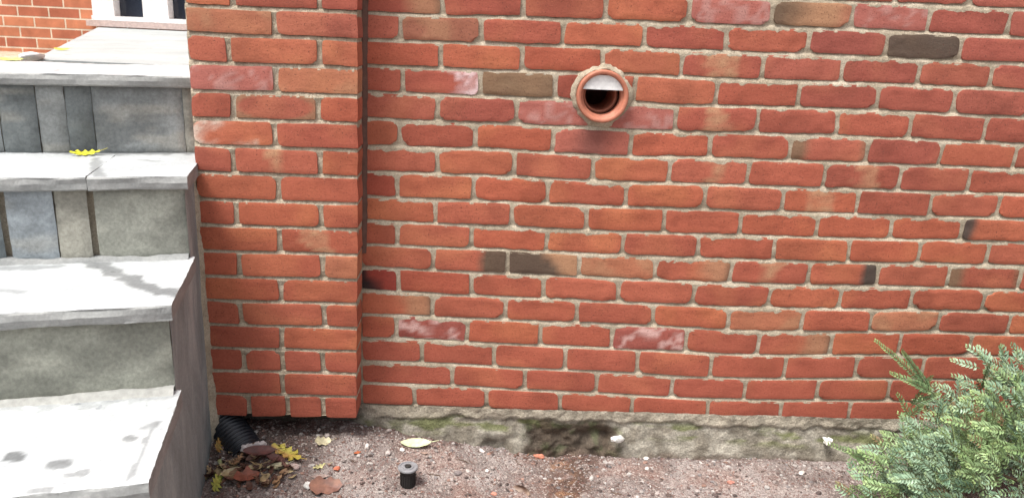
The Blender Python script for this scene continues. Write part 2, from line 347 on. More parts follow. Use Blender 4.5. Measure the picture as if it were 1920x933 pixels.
def lay(tab, xl, xr, yf, yback, special, rows, gap, fillright, holes=()):
    VF = ([], []); COL = []
    zc = make_course(tab, 0)
    for c in rows:
        if 0 <= c <= 16: js = [p[0] for p in tab[c]]
        else: js = [p[0]+random.uniform(-.003, .003) for p in tab[c % 2 if c < 0 else 15+c % 2]]
        xL, xR = xl(-c*PITCH), (xr(-c*PITCH) if callable(xr) else xr)
        js = [j for j in js if xL+.03 < j < xR-.03]
        if fillright:
            while js[-1]+.2032 < xR-.03: js.append(js[-1]+.2032+random.uniform(-.003, .003))
        B = [xL-gap/2]+js+[xR+gap/2]
        for a, b in zip(B, B[1:]):
            x0, x1 = a+gap/2, b-gap/2
            ztop = lambda x, c=c: (zc(c, x)+zc(c-1, x))/2-.0048
            zbot = lambda x, c=c: (zc(c, x)+zc(c+1, x))/2+.0048
            kind = None
            for (sx, sz, t) in special:
                if x0 <= sx <= x1 and abs(sz-zc(c, sx)) < .034: kind = t
            mx = (x0+x1)/2; base = random.choice(REDS)
            f = random.uniform(.88, 1.1); base = tuple(q*f for q in base)
            if c >= 14: base = mix(base, (.385, .104, .064), .8); rough = .22
            else:
                rough = random.choice([.5, .7, .9]) if fillright else .35
                pk = sm(mx, .5, 1.5)*sm(-c, -9, 1)                     # a pinker batch of bricks high on the right
                base = mix(base, (.31, .088, .066), .65*pk)
                orange = sm(c, 2, 8)*(1-pk)*.5
                base = mix(base, (.405, .112, .060), orange)
            brick(VF, COL, x0, x1, zbot, ztop, yf, base, kind, rough, random.uniform(0, 50), yback)
    return VF, COL
def mortar_sheet(x0, x1, z0, z1, y, nx, nzz, fl=None):
    def fn(u, v):
        x, z = x0+(x1-x0)*u, z0+(z1-z0)*v
        return (x, y+nz(x, z, 2, 30, 4)*.0016+nz(x, z, 9, 6, 2)*.001, z)
    return grid(nx, nzz, fn)

xr_wall = 3.4
wall = empty('brick_wall', (1.5, 0, -1.24))
tag(wall, 'long weathered red brick wall with beige mortar and a round vent pipe in it', 'brick wall')
VF, COL = lay(WALL, lambda z: interp(-z, [(0, .012), (1.1, .010)]), xr_wall, 0, .02, SPECIAL, range(-7, 17), .0120, True)
mesh('brickwork', VF[0], VF[1], M['brick'], wall, COL, True)
def mortar_beds(tab, x0, x1, y, rows, nx, hole=None):
    """weathered joints: each bed slopes from the arris of the brick below back under the brick above"""
    zc = make_course(tab, 0) if tab is not PIER else (lambda c, x, f=make_course(PIER, 0): f(c, -.378+.39*x)); prof = []
    for c in reversed(rows):                                      # upwards
        for (dz, dy) in ((-.0075, -.0006), (-.0045, .0004), (-.001, .0012), (.0025, .0028), (.0050, .0052), (.0085, .0040)): prof.append((c, dz, dy))
        for q in (.25, .5, .75): prof.append((c, ('f', q), .0022))
    prof.append((rows[0]-1, -.0055, .001))
    V = []; nr = len(prof)
    for (c, dz, dy) in prof:
        for i in range(nx+1):
            x = x0+(x1-x0)*i/nx
            lo = (zc(c, x)+zc(c+1, x))/2
            if isinstance(dz, tuple): hi = (zc(c-1, x)+zc(c, x))/2; z = lo+.0085+(hi-.0075-lo-.0085)*dz[1]
            else: z = lo+dz+nz(x, c*3.3, 1, 25, 3)*.0012
            V.append((x, y+dy+nz(x, z, 2, 30, 4)*.0018+nz(x, z, 9, 130, 2)*.0005, z))
    F = []
    for j in range(nr-1):
        for i in range(nx):
            a = j*(nx+1)+i; q = V[a]
            if hole and math.hypot(q[0]-hole[0], q[2]-hole[1]) < hole[2]: continue
            F.append((a, a+1, a+nx+2, a+nx+1))
    return V, F
HOLE = (.6186, -.2235, .060)
V, F = mortar_beds(WALL, -.02, xr_wall, .0012, range(-7, 17), 620, HOLE)
mesh('mortar_joints', V, F, M['mortar'], wall, smooth=True)
def box(x0, x1, y0, y1, z0, z1):
    V = [(x0, y0, z0), (x1, y0, z0), (x1, y1, z0), (x0, y1, z0), (x0, y0, z1), (x1, y0, z1), (x1, y1, z1), (x0, y1, z1)]
    return V, [(0, 3, 2, 1), (4, 5, 6, 7), (0, 1, 5, 4), (1, 2, 6, 5), (2, 3, 7, 6), (3, 0, 4, 7)]
bk = ([], [])
for (a, b, c, d) in ((.0, .55, -1.10, 2.9), (.69, 6.0, -1.10, 2.9), (.55, .69, -1.10, -.295), (.55, .69, -.155, 2.9)): add(bk, *box(a, b, .014, .30, c, d))
add(bk, *box(-.02, 6.0, -.002, .30, .512, 2.9)); add(bk, *box(xr_wall, 6.0, -.002, .3, -1.1, .512))
mesh('upper_wall', bk[0], bk[1], M['far'], wall)

V, F = box(-.40, 6.0, .085, .30, -1.5, -1.101); mesh('footing_core', V, F, M['void'], wall)
# foundation under the bricks: rough concrete, moss, a hollow washed out of it
def found_y(x, z):
    d = sm(-z, 1.115, 1.25)
    y = -.004-.022*d+nz(x, z, 4, 9, 3)*.005+nz(x, z, 7, 48, 4)*.0028
    hol = sm(1-abs(x-.61)/.145, 0, .35)*sm(-z, 1.145, 1.19)
    y += hol*(.018+.02*nz(x, z, 3, 16, 3))
    h2 = sm(1-abs(x-.39)/.05, 0, .6)*sm(-z, 1.185, 1.22); y += h2*.02
    y -= .006*sm(z+nz(x, 1, 3, 7, 4)*.018, -1.142, -1.134)*sm(x, .0, .06)
    y += .025*sm(-x, -.04, .06)
    return y
def found_col(x, z):
    c = mix((.22, .195, .155), (.38, .35, .29), sm(nz(x, z, 1, 12, 4), -.3, .4))
    c = mix(c, (.46, .44, .37), sm(nz(x, z*1.6, 3, 7, 4), .0, .5)*sm(-z, 1.19, 1.12)*.7)
    moss = sm(nz(x*.8, z*3, 5, 9, 4), -.05, .35)*sm(1-abs(z+1.165-.012*math.sin(x*3))/.04, 0, .8)
    c = mix(c, (.15, .165, .065), moss*.85)
    c = mix(c, (.10, .10, .05), sm(1-abs(x-.10)/.08, 0, 1)*sm(nz(x, z, 8, 20, 3), -.3, .3)*.7)
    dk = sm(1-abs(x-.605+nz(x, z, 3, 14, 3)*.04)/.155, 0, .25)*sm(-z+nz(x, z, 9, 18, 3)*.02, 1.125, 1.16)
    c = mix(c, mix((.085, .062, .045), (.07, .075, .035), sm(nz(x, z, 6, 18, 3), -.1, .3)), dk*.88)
    c = mix(c, (.16, .115, .09), sm(-z+nz(x, z, 2, 14, 3)*.02, 1.222, 1.245)*.6)
    lip = sm(z+nz(x, 1, 3, 7, 4)*.018, -1.142, -1.130)*sm(x, .0, .06); c = mix(c, (.42, .37, .29), lip*.8)
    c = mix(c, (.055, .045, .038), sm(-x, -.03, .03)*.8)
    return c
V, F = grid(700, 52, lambda u, v: (lambda x, z: (x, found_y(x, z), z))(-.42+3.9*u, -1.34+(.236-.0)*v))
for k, (x, y, z) in enumerate(V):
    if z > -1.12: V[k] = (x, y+.0, z)
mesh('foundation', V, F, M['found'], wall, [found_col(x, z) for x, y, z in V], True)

# vent pipe in the wall
VX, VZ = .6186, -.2235
vent = empty('vent_pipe', (VX, 0, VZ-.07))
tag(vent, 'round orange clay vent pipe sticking out of the brick wall with a white flap', 'vent pipe')
def lathe(prof, seg=64, cx=VX, cz=VZ, amp=0):
    V, F = [], []
    for (r, y) in prof:
        for s in range(seg):
            t = 2*math.pi*s/seg; rr = r+(nz(math.cos(t), math.sin(t), 3, 2.2, 3)*amp*(r-.05)/.03 if amp else 0)
            V.append((cx+rr*math.cos(t), y+(nz(math.cos(t)*r*20, math.sin(t)*r*20, 1, 3, 2)*.0015 if amp else 0), cz+rr*math.sin(t)))
    for k in range(len(prof)-1):
        for s in range(seg):
            F.append((k*seg+s, (k+1)*seg+s, (k+1)*seg+(s+1) % seg, k*seg+(s+1) % seg))
    return V, F
V, F = lathe([(.0655, .02), (.0655, -.020), (.0645, -.0235), (.062, -.025), (.0555, -.0235), (.0540, -.021), (.0535, -.012), (.050, -.011), (.0475, -.008), (.047, .012)])
mesh('pipe_rim', V, F, M['clay'], vent, smooth=True)
V, F = lathe([(.047, .0125), (.050, .03), (.050, .28), (.0, .28)])
mesh('pipe_bore', V, F, M['claydark'], vent, smooth=True)
V, F = lathe([(.047, .034), (.041, .026), (.0385, .028), (.0375, .036), (.0375, .16)], cz=VZ-.001)
mesh('inner_pipe', V, F, M['clay'], vent, smooth=True)
VF = ([], [])
for (za, zb_, yy) in ((.0165, .0245, -.0175), (.0245, .0370, -.0165), (.0370, .0520, -.0155)):
    P = []
    for k in range(17):
        z = za+(zb_-za)*k/16; w = math.sqrt(max(1e-6, .0532**2-z*z)); P.append((w, z))
    V = [(VX-w, yy, VZ+z) for w, z in P]+[(VX+w, yy, VZ+z) for w, z in P]+[(VX-w, yy+.004, VZ+z) for w, z in P]+[(VX+w, yy+.004, VZ+z) for w, z in P]
    F = []
    for k in range(16): F += [(k, 17+k, 18+k, k+1), (34+k, 35+k, 52+k, 51+k)]
    F += [(0, 34, 51, 17)]
    add(VF, V, F)
mesh('flap', VF[0], VF[1], M['white'], vent)
V, F = lathe([(.0640, -.007), (.0660, -.0085), (.068, -.0070), (.071, -.0045), (.0745, -.0020), (.078, .0035)], amp=.010)
mesh('mortar_collar', V, F, M['mortar'], vent, smooth=True)

# pier
PD = .085
pier = empty('brick_pier', (-.18, -PD, -1.11))
tag(pier, 'short square red brick pier standing proud of the wall beside the stone steps', 'brick pier')
VF, COL = lay(PIER, lambda z: interp(-z, [(0, -.374), (.6, -.380), (1.1, -.380)]), lambda z: interp(-z, [(0, .020), (.55, .015), (1.1, .005)]), -PD, -.004, SPECIAL_PIER, range(-7, 17), .0130, False)
mesh('brickwork', VF[0], VF[1], M['brick'], pier, COL, True)
V, F = mortar_beds(PIER, 0, 1, -PD+.0025, range(-7, 17), 90)
V = [(-.378+(.378+interp(-z, [(0, .0188), (.55, .0138), (1.1, .0038)]))*x, y+.001*(x > .985), max(z, -1.100)) for x, y, z in V]
mj = (V, F)
V2, F2 = grid(16, 300, lambda u, v: (lambda z: (interp(-z, [(0, .0185), (.55, .0135), (1.1, .0035)])+nz(u, z, 5, 20, 3)*.001, -PD+.005+u*(PD-.005), z))(-1.098+1.6*v))
add(mj, V2, F2); add(mj, *box(-.377, -.004, -PD+.012, 0, -1.097, .5))
mesh('mortar_joints', mj[0], mj[1], M['mortar'], pier, smooth=False)
V, F = box(-.384, .03, -PD, .30, .512, 2.9); bk = (list(V), list(F)); add(bk, *box(-.383, -.022, -.003, 3.5, -1.098, 2.9))
mesh('upper_wall', bk[0], bk[1], M['far'], pier)

V, F = [], []  # added dark bead: the shade in the pier corner, modelled as a brown strip
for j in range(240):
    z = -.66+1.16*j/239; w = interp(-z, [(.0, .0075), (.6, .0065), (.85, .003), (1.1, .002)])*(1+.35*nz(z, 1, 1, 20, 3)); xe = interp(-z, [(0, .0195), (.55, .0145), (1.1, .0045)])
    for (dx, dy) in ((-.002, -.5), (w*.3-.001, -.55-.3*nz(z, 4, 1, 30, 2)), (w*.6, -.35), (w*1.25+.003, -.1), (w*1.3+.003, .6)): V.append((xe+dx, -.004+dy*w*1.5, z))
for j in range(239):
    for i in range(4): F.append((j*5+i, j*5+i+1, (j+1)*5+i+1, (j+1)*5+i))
mesh('corner_shade_strip', V, F, M['corner_shade'], pier, smooth=True)

# ------------------------------------------------------------ ground
def gz(x, y):
    zw = interp(x, [(-.4, -1.172), (.04, -1.168), (.25, -1.206), (.5, -1.246), (.81, -1.243), (1.13, -1.236), (1.8, -1.236)])
    f = interp(x, [(-.3, -1.212), (.2, -1.222), (.8, -1.243), (1.5, -1.240)])
    t = sm(-y, .02, .30)
    z = zw+(f-zw)*t
    if -1 < x < 3 and y > -1.2:
        z += nz(x, y, 3, 9, 3)*.006+nz(x, y, 5, 45, 4)*.0055
        z -= .012*sm(1-abs(x-.56)/.09, 0, 1)*sm(-y, .3, .0)
        z += .018*sm(1-math.hypot(x+.22, (y+.26)*1.1)/.16, 0, 1)
    return z
def gcol(x, y):
    c = mix((.215, .175, .16), (.34, .295, .275), sm(nz(x, y, 1, 7, 4), -.35, .35))
    c = mix(c, (.30, .19, .155), sm(nz(x, y, 8, 5, 3), .05, .5)*.5)
    c = mix(c, (.10, .06, .045), sm(1-(abs(x-.61-.25*(y+.1)))/.11, 0, .8)*sm(nz(x, y, 2, 22, 3), -.6, .1)*.95)
    c = mix(c, (.33, .18, .10), sm(1-(abs(x-.57)/.06), 0, .9)*sm(nz(x, y, 12, 30, 3), -.05, .3)*.6)
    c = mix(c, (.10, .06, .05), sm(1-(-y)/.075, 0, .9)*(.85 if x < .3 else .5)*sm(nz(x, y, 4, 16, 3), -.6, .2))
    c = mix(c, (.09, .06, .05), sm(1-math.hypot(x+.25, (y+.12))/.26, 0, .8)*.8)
    return c
xs = [-60, -30, -15, -8, -4, -2, -1.2, -.8]+[-.6+.0085*k for k in range(306)]+[2.2, 2.6, 3.2, 4.5, 7, 12, 25, 60]
ys = [-60, -30, -15, -8, -4, -2.4, -1.6, -1.2]+[-.95+.0085*k for k in range(118)]+[.3, 1.2, 4, 12, 40]
V = [(x, y, gz(x, y)-(.3 if y > .1 else 0)) for y in ys for x in xs]; nx = len(xs)
F = [(j*nx+i, j*nx+i+1, (j+1)*nx+i+1, (j+1)*nx+i) for j in range(len(ys)-1) for i in range(nx-1)]
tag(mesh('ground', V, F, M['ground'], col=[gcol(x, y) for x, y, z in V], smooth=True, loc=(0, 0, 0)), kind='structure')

ICO = None
def ico():
    t = (1+5**.5)/2
    P = [(-1, t, 0), (1, t, 0), (-1, -t, 0), (1, -t, 0), (0, -1, t), (0, 1, t), (0, -1, -t), (0, 1, -t), (t, 0, -1), (t, 0, 1), (-t, 0, -1), (-t, 0, 1)]
    Fc = [(0, 11, 5), (0, 5, 1), (0, 1, 7), (0, 7, 10), (0, 10, 11), (1, 5, 9), (5, 11, 4), (11, 10, 2), (10, 7, 6), (7, 1, 8), (3, 9, 4), (3, 4, 2), (3, 2, 6), (3, 6, 8), (3, 8, 9), (4, 9, 5), (2, 4, 11), (6, 2, 10), (8, 6, 7), (9, 8, 1)]
    return [Vector(p).normalized() for p in P], Fc
IP, IF = ico()
def subdiv():
    P = [p.copy() for p in IP]; Fc = []; cache = {}
    def mid(a, b):
        k = (min(a, b), max(a, b))
        if k not in cache: P.append(((P[a]+P[b])/2).normalized()); cache[k] = len(P)-1
        return cache[k]
    for a, b, c in IF:
        x, y, z = mid(a, b), mid(b, c), mid(c, a); Fc += [(a, x, z), (x, b, y), (z, y, c), (x, y, z)]
    return P, Fc
IP2, IF2 = subdiv()
def rock(x, y, z, r, flat=.6, P=None, Fc=None, jag=.35):
    P = P or IP; Fc = Fc or IF
    a = random.uniform(0, 6.28); s = (random.uniform(.8, 1.45), random.uniform(.6, 1.0), flat*random.uniform(.7, 1.2)); sd = random.uniform(0, 99)
    tl = random.uniform(-.3, .3); V = []
    for p in P:
        q = p*(1+jag*noise.noise(p*1.3+Vector((sd, 0, 0)))); q = Vector((q.x*s[0], q.y*s[1], q.z*s[2]+tl*q.x*.5))
        V.append((x+r*(q.x*math.cos(a)-q.y*math.sin(a)), y+r*(q.x*math.sin(a)+q.y*math.cos(a)), z+r*q.z))
    return V, Fc
PC = [(.33, .285, .265), (.40, .36, .335), (.24, .19, .17), (.11, .08, .07), (.44, .41, .385), (.27, .165, .13), (.20, .18, .175), (.28, .235, .215), (.08, .06, .055), (.30, .255, .235), (.14, .10, .09)]
VF = ([], []); COL = []
for k in range(5200):
    x = random.uniform(-.42, 1.75); y = -.012-.42*random.random()**1.2
    r = .0016+.0052*random.random()**3.4 if k > 90 else random.uniform(.006, .010)
    if y < -.45: r *= 1.4
    V, F = rock(x, y, gz(x, y)+r*.15, r)
    add(VF, V, F); c = random.choice(PC); f = random.uniform(.75, 1.15); COL.extend([tuple(q*f for q in c)]*len(V))
tag(mesh('gravel', VF[0], VF[1], M['pebble'], col=COL, loc=(0, 0, 0)), 'loose pinkish grey grit scattered over the ground along the wall', 'gravel', kind='stuff')

def stone(x, y, r, c, label, grp=None, flat=.65, z=None):
    V, F = rock(x, y, (gz(x, y) if z is None else z)+r*.35, r, flat, IP2, IF2, .45)
    o = mesh('stone', V, F, M['pebble'], col=[c]*len(V), smooth=False)
    tag(o, label, 'stone', grp)
stone(.037, -.108, .0085, (.68, .62, .58), 'round cream pebble below the right corner of the pier', flat=.9)
stone(.132, -.096, .0085, (.62, .58, .55), 'white pebble tucked under the pale green leaf')
stone(.095, -.121, .008, (.52, .45, .42), 'beige angular pebble left of the sprinkler head')
stone(-.092, -.250, .013, (.66, .65, .62), 'white chalky stone beside the large brown leaf', flat=.7)
stone(-.14, -.195, .013, (.45, .35, .32), 'flat pinkish stone in front of the leaf pile')
stone(.005, -.33, .016, (.16, .12, .11), 'dark brown stone in front of the sprinkler')
stone(.286, -.17, .010, (.20, .17, .165), 'small dark pointed stone right of the sprinkler head')
stone(.349, -.040, .008, (.58, .53, .50), 'pale pebble by the foot of the wall left of the hollow')
stone(.365, -.136, .0065, (.66, .62, .58), 'tiny cream pebble in the open grit right of the sprinkler')
stone(.515, -.022, .012, (.50, .20, .13), 'orange brick chip at the lip of the dark hollow', flat=.5)
stone(.816, -.082, .007, (.68, .66, .62), 'small white pebble in front of the mossy footing')
stone(.824, -.028, .010, (.60, .56, .52), 'flat pale pebble at the foot of the mossy footing', flat=.4)
stone(1.25, -.10, .008, (.62, .55, .5), 'beige pebble left of the shrub')
stone(.383, -.235, .009, (.48, .22, .16), 'small orange brick chip beside the curled leaf')
stone(1.035, -.146, .011, (.45, .21, .16), 'reddish brick chip in the grit before the wall')
stone(-.029, -.188, .008, (.52, .17, .10), 'red brick chip just above the large brown leaf')
# white chunk clinging to the footing, pale flake near shrub
V, F = rock(.735, -.030, -1.180, .017, .8, IP2, IF2, .55)
tag(mesh('stone', V, F, M['pebble'], col=[(.66, .64, .60)]*len(V)), 'jagged white lump stuck on the footing at the edge of the dark hollow', 'stone')
V, F = rock(1.345, -.03, -1.168, .011, .75, IP2, IF2, .9)
tag(mesh('stone', V, F, M['pebble'], col=[(.68, .66, .60)]*len(V)), 'white flake on the footing beside the shrub', 'stone')

# ------------------------------------------------------------ stone steps
steps = empty('stone_steps', (-.9, -.5, -1.24))
tag(steps, 'grey bluestone entrance steps with pale slab treads beside the brick pier', 'steps')
O = Vector((-.341, -.241, 0)); E1 = Vector((-.971, -.238, 0)); E2 = Vector((-.205, .979, 0))
def L2W(a, s, z): p = O+E1*a+E2*s; return (p.x, p.y, z)
ZT = [-1.02, -.82, -.62, -.42, -.221]; SF = [-.90, -.602, -.293, 0.0, .275]; WID = 1.62; TH = .030
TF = [.035, .036, .034, .032, .030]
STAINS = [(-.62, [(-.556, -.281), (-.494, -.324), (-.384, -.421), (-.290, -.470)], .022, .42), (-.62, [(-.80, -.36), (-.62, -.32)], .02, .65), (-.62, [(-.7, -.47), (-.60, -.48)], .012, .7),
          (-.82, [(-.485, -.762), (-.470, -.762)], .013, .35), (-.82, [(-.395, -.787), (-.38, -.785)], .017, .4), (-.82, [(-.36, -.81), (-.34, -.806)], .013, .5), (-.82, [(-.306, -.694), (-.31, -.69)], .012, .45),
          (-.82, [(-.30, -.655), (-.281, -.63)], .008, .6), (-.82, [(-.281, -.63), (-.278, -.70), (-.262, -.745), (-.253, -.826)], .0045, .55), (-.82, [(-.39, -.862), (-.37, -.86)], .012, .5), (-.42, [(-.512, -.076), (-.47, -.08)], .008, .6), (-.82, [(-.58, -.575), (-.33, -.515)], .035, .72), (-.42, [(-.7, -.0), (-.45, .06)], .05, .6), (-.42, [(-.62, -.08), (-.545, -.23), (-.49, -.33)], .012, .6)]
def stain(p):
    f = 1.0
    for zt, L, w, dk in STAINS:
        if abs(p[2]-zt) > .02: continue
        q = Vector((p[0], p[1])); best = 9
        for a, b in zip(L, L[1:]):
            a, b = Vector(a), Vector(b); t = max(0, min(1, (q-a).dot(b-a)/(b-a).length_squared)); best = min(best, (q-a-(b-a)*t).length)
        best += nz(p[0], p[1], 4, 28, 3)*w*.7
        f = min(f, 1-(1-dk)*sm(-best, -w*1.15, -w*.7))
    return (f, f*1.01, f*1.02)
def slab(name, a0, a1, s0, s1, zt, th, seed, mats, left_open=False):
    """slab with slightly chipped nosing; nosing rounded"""
    NS = 44; na = max(6, int((a1-a0)/.007)); prof = [(s1, zt-th), (s0+.004, zt-th), (s0, zt-th+.004), (s0-.001, zt-th*.5), (s0+.0, zt-.005), (s0+.003, zt-.0015), (s0+.008, zt)]+[(s0+.008+(s1-s0-.008)*q/NS, zt) for q in range(1, NS+1)]
    V = []
    for i in range(na+1):
        a = a0+(a1-a0)*i/na
        for k, (s, z) in enumerate(prof):
            w = nz(a, seed, k*.1, 6, 4)*.005 if 0 < k < 7 else 0
            zz = z+nz(a*1.0, s, seed, 5, 2)*.002+(nz(a, s*2, seed+3, 40, 3)*.0009)
            V.append(L2W(a+(.0015*nz(s, z, seed, 50, 2) if i in (0, na) else 0), s+w, zz))
    m = len(prof); F = []; C = [stain(p) for p in V]
    for i in range(na):
        for k in range(m): F.append((i*m+k, i*m+(k+1) % m, (i+1)*m+(k+1) % m, (i+1)*m+k))
    F.append(tuple(range(m))[::-1]); F.append(tuple(na*m+k for k in range(m)))
    o = mesh(name, V, [tuple(reversed(f)) for f in F], mats, steps, C)
    for i, p in enumerate(o.data.polygons):
        k = i % m
        p.material_index = 0 if (i < na*m and 5 <= k < m-1) else 1
    return o
joints = {0: [], 1: [], 2: [], 3: [.2055], 4: []}; GAP = .0007
for k in range(4):
    cuts = [0]+joints[k]+[WID]
    for a, b in zip(cuts, cuts[1:]):
        slab('tread', a+(GAP if a else 0), b-GAP, SF[k], SF[k+1]+.03, ZT[k], TF[k], k*7+a*3, [M['tread'], M['edge']])
# riser panels : (from, to, colour) along a, measured from the right end
GREY = (.20, .215, .215); DK = (.135, .15, .15); MID = (.25, .265, .26); SAGE = (.27, .275, .235); BLUE = (.30, .335, .355); SAND = (.33, .32, .27)
RIS = {0: [(.0115, .8, SAGE), (.802, WID, GREY)], 1: [(.0115, 1.0, (.24, .245, .205)), (1.003, WID, SAGE)],
       2: [(.0115, .203, SAGE), (.216, .282, SAND), (.284, .378, BLUE), (.390, .62, (.15, .175, .18)), (.63, WID, GREY)],
       3: [(.0115, .045, (.26, .25, .215)), (.046, .255, GREY), (.256, .315, DK), (.316, .378, MID), (.380, .46, DK), (.462, .8, MID), (.81, WID, GREY)]}
for k in range(4):
    for (a, b, c) in RIS[k]:
        nu, nv = max(4, int((b-a)/.012)), 16; z0, z1 = ZT[k]-.004, ZT[k+1]-TF[k+1]+.003; s = SF[k+1]+.024; sd = a*9+k
        V = []; C = []
        for j in range(nv+1):
            for i in range(nu+1):
                u, v = i/nu, j/nv; aa = a+(b-a)*u; z = z0+(z1-z0)*v
                ed = max(abs(2*u-1)**30, abs(2*v-1)**24)
                V.append(L2W(aa, s+ed*.006-nz(aa, z, sd, 8, 4)*.005-nz(aa, z, sd, 40, 3)*.0018, z))
                cc = mix(tuple(q*.78 for q in c), tuple(q*1.2 for q in c), sm(nz(aa, z*1.8, sd, 8, 4), -.4, .4))
                cc = mix(cc, (.42, .40, .34), sm(nz(aa*.6, z*3, sd+4, 8, 3), .2, .6)*.35)
                C.append(cc)
        F = [(j*(nu+1)+i+1, j*(nu+1)+i, (j+1)*(nu+1)+i, (j+1)*(nu+1)+i+1) for j in range(nv) for i in range(nu)]
        mesh('riser_stone', V, F, M['stone'], steps, C, True)
# pale mortar squeezed out where risers stand on the treads
for k in (0, 1, 2):
    V, F = [], []; na = 160
    for i in range(na+1):
        a = .012+(WID-.02)*i/na; w = .010+.006*nz(a, k, 2, 7, 3)+(.004 if k == 1 else 0); h = .010+.010*nz(a, k, 5, 6, 3)+(.003 if k == 1 else 0); h = max(.003, h); s_ = SF[k+1]+.020
        for ds, dz in ((-w, -.001), (-w*.5, h*.35), (-.002, h), (.02, h)): V.append(L2W(a, s_+ds, ZT[k]+dz+nz(a, ds*60, 3, 40, 3)*.0012))
    for i in range(na):
        for q in range(3): F.append((i*4+q, i*4+q+1, (i+1)*4+q+1, (i+1)*4+q))
    mesh('bedding_mortar', V, F, M['edge' if k != 1 else 'pale_mortar'], steps, [(1, 1, 1)]*len(V), True)
# core under the slabs, whose right side is the parged cheek
prof = [(SF[0]+.02, -1.30), (SF[0]+.02, ZT[0]-TF[0])]
for k in range(1, 5): prof += [(SF[k]+.046, ZT[k-1]-.012), (SF[k]+.046, ZT[k]-TF[k])]
prof += [(.40, ZT[4]-TF[4]), (.40, -1.30)]
def side_y(a, s, z): return nz(s, z, 2, 5, 4)*.006+nz(s, z*.3, 7, 30, 3)*.003
V = []; n = len(prof)
for a in (.016, WID-.01):
    for s, z in prof: V.append(L2W(a, s, z))
F = [tuple(range(n)), tuple(n+k for k in range(n))[::-1]]+[(k, n+k, n+(k+1) % n, (k+1) % n) for k in range(n)]
mesh('core', V, F, M['mortar'], steps)
# parge coat: a relief sheet following the stair outline, a hair proud of the core
def top_at(s):
    z = None
    for k in range(4):
        if s >= SF[k]+.026: z = ZT[k]
    return z
VF = ([], [])
ns = 150
for i in range(ns):
    s0, s1 = SF[0]+.012+(.30-SF[0])*i/ns, SF[0]+.012+(.30-SF[0])*(i+1)/ns
    smid = (s0+s1)/2; kk = max(k for k in range(4) if smid >= SF[k]+.027 or k == 0)
    if smid > .275+.02: zt = ZT[4]-TF[4]
    else: zt = ZT[kk]-TF[kk] if smid < SF[kk]+1 else 0
    nv = 44; V = []
    for j in range(nv+1):
        z = -1.30+(zt+1.30)*j/nv
        for s in (s0, s1): V.append(L2W(.011-side_y(0, s, z)*.3, s, z))
    V2 = [L2W(.02, s0, zt), L2W(.02, s1, zt)]
    F = [(2*j, 2*j+1, 2*j+3, 2*j+2) for j in range(nv)]+[(2*nv, 2*nv+1, 2*nv+3, 2*nv+2)]
    add(VF, V+V2, F)
mesh('parged_side', VF[0], VF[1], M['cheek'], steps, smooth=False)
# mortar fillet where the steps meet the pier
V, F = [], []
for j in range(110):
    z = -1.24+(.80)*j/109
    w = interp(-z, [(.45, .006), (.7, .011), (1.0, .014), (1.2, .022)])+nz(z, 1, 1, 16, 3)*.004
    for (dx, dy) in ((-.03, .02), (-.012, -.040), (-.001+w*.2, -.026), (.003+w*.6, -.012), (.008+w, -.0015), (.008+w, .03)):
        V.append((-.392+dx+nz(z, dx*50, 2, 30, 3)*.0025, -PD+dy+nz(z, dy*50, 4, 40, 3)*.002, z))
for j in range(109):
    for i in range(5): F.append((j*6+i, j*6+i+1, (j+1)*6+i+1, (j+1)*6+i))
mesh('mortar_fillet', V, F, M['mortar'], steps, smooth=True)

# landing and the walk going back to the entrance
def poly_slab(name, P, zt, th, mat, **kw):
    n = len(P); V = [(x, y, zt) for x, y in P]+[(x, y, zt-th) for x, y in P]
    return V, [tuple(range(n)), tuple(n+k for k in range(n))[::-1]]+[(k, (k+1) % n, n+(k+1) % n, n+k)[::-1] for k in range(n)]
slab('landing_edge', -.0, WID+.4, SF[4], .62, ZT[4], TF[4], 31, [M['tread'], M['edge']])
def path_pts(s0, s1):
    def left(t): return (-1.06-1.225*t, .55+2.95*t)
    t0, t1 = (s0-.55)/2.95, (s1-.55)/2.95
    a, b = left(t0), left(t1)
    return [a, (-.386, s0+.0), (-.386, s1), b]
VF = ([], [])
cuts = [.35, 1.02, 1.9, 2.7, 3.498]
for a, b in zip(cuts, cuts[1:]):
    add(VF, *poly_slab('p', path_pts(a+.004, b-.004), -.2215-.0012*(a-.35), .06, None))
tag(mesh('walkway', VF[0], VF[1], M['flag'], loc=(-1, 1, -.3)), kind='structure')
V, F = poly_slab('b', [(-8, .22), (-.386, .22), (-.386, 3.5), (-8, 3.5)], -.41, .95, None)
tag(mesh('garden_bed', V, F, M['mortar'], loc=(-2, 2, -1.3)), kind='structure')

# entrance wall at the back with its window
ent = empty('entrance_wall', (-2.5, 3.5, -.45))
tag(ent, 'orange brick entrance wall in the distance beyond the top of the steps', 'brick wall')
VF = ([], [])
add(VF, *box(-8, -2.30, 3.50, 3.8, -.6, 2.9)); add(VF, *box(-2.30, -.386, 3.50, 3.8, -.6, -.215)); add(VF, *box(-2.30, -.386, 3.50, 3.8, 1.9, 2.9))
mesh('wall_face', VF[0], VF[1], M['far'], ent)
win = empty('window', (-1.6, 3.5, -.215)); win.parent = ent; win.location = (.9, 0, .235)
RL = (-1.6, 3.5, -.215)
VF = ([], [])
for (x0, x1, y0) in ((-2.295, -2.155, 3.46), (-1.965, -1.80, 3.46), (-1.62, -1.40, 3.46), (-.75, -.60, 3.46)): add(VF, *box(x0, x1, y0, 3.62, -.165, 1.88))
add(VF, *box(-2.295, -.40, 3.44, 3.62, -.178, -.150)); add(VF, *box(-2.295, -.40, 3.455, 3.62, 1.78, 1.898))
mesh('window_frame', VF[0], VF[1], M['paint'], win, rootloc=RL)
V, F = box(-2.2, -.45, 3.55, 3.56, -.15, 1.8); mesh('window_pane', V, F, M['glass'], win, rootloc=RL)
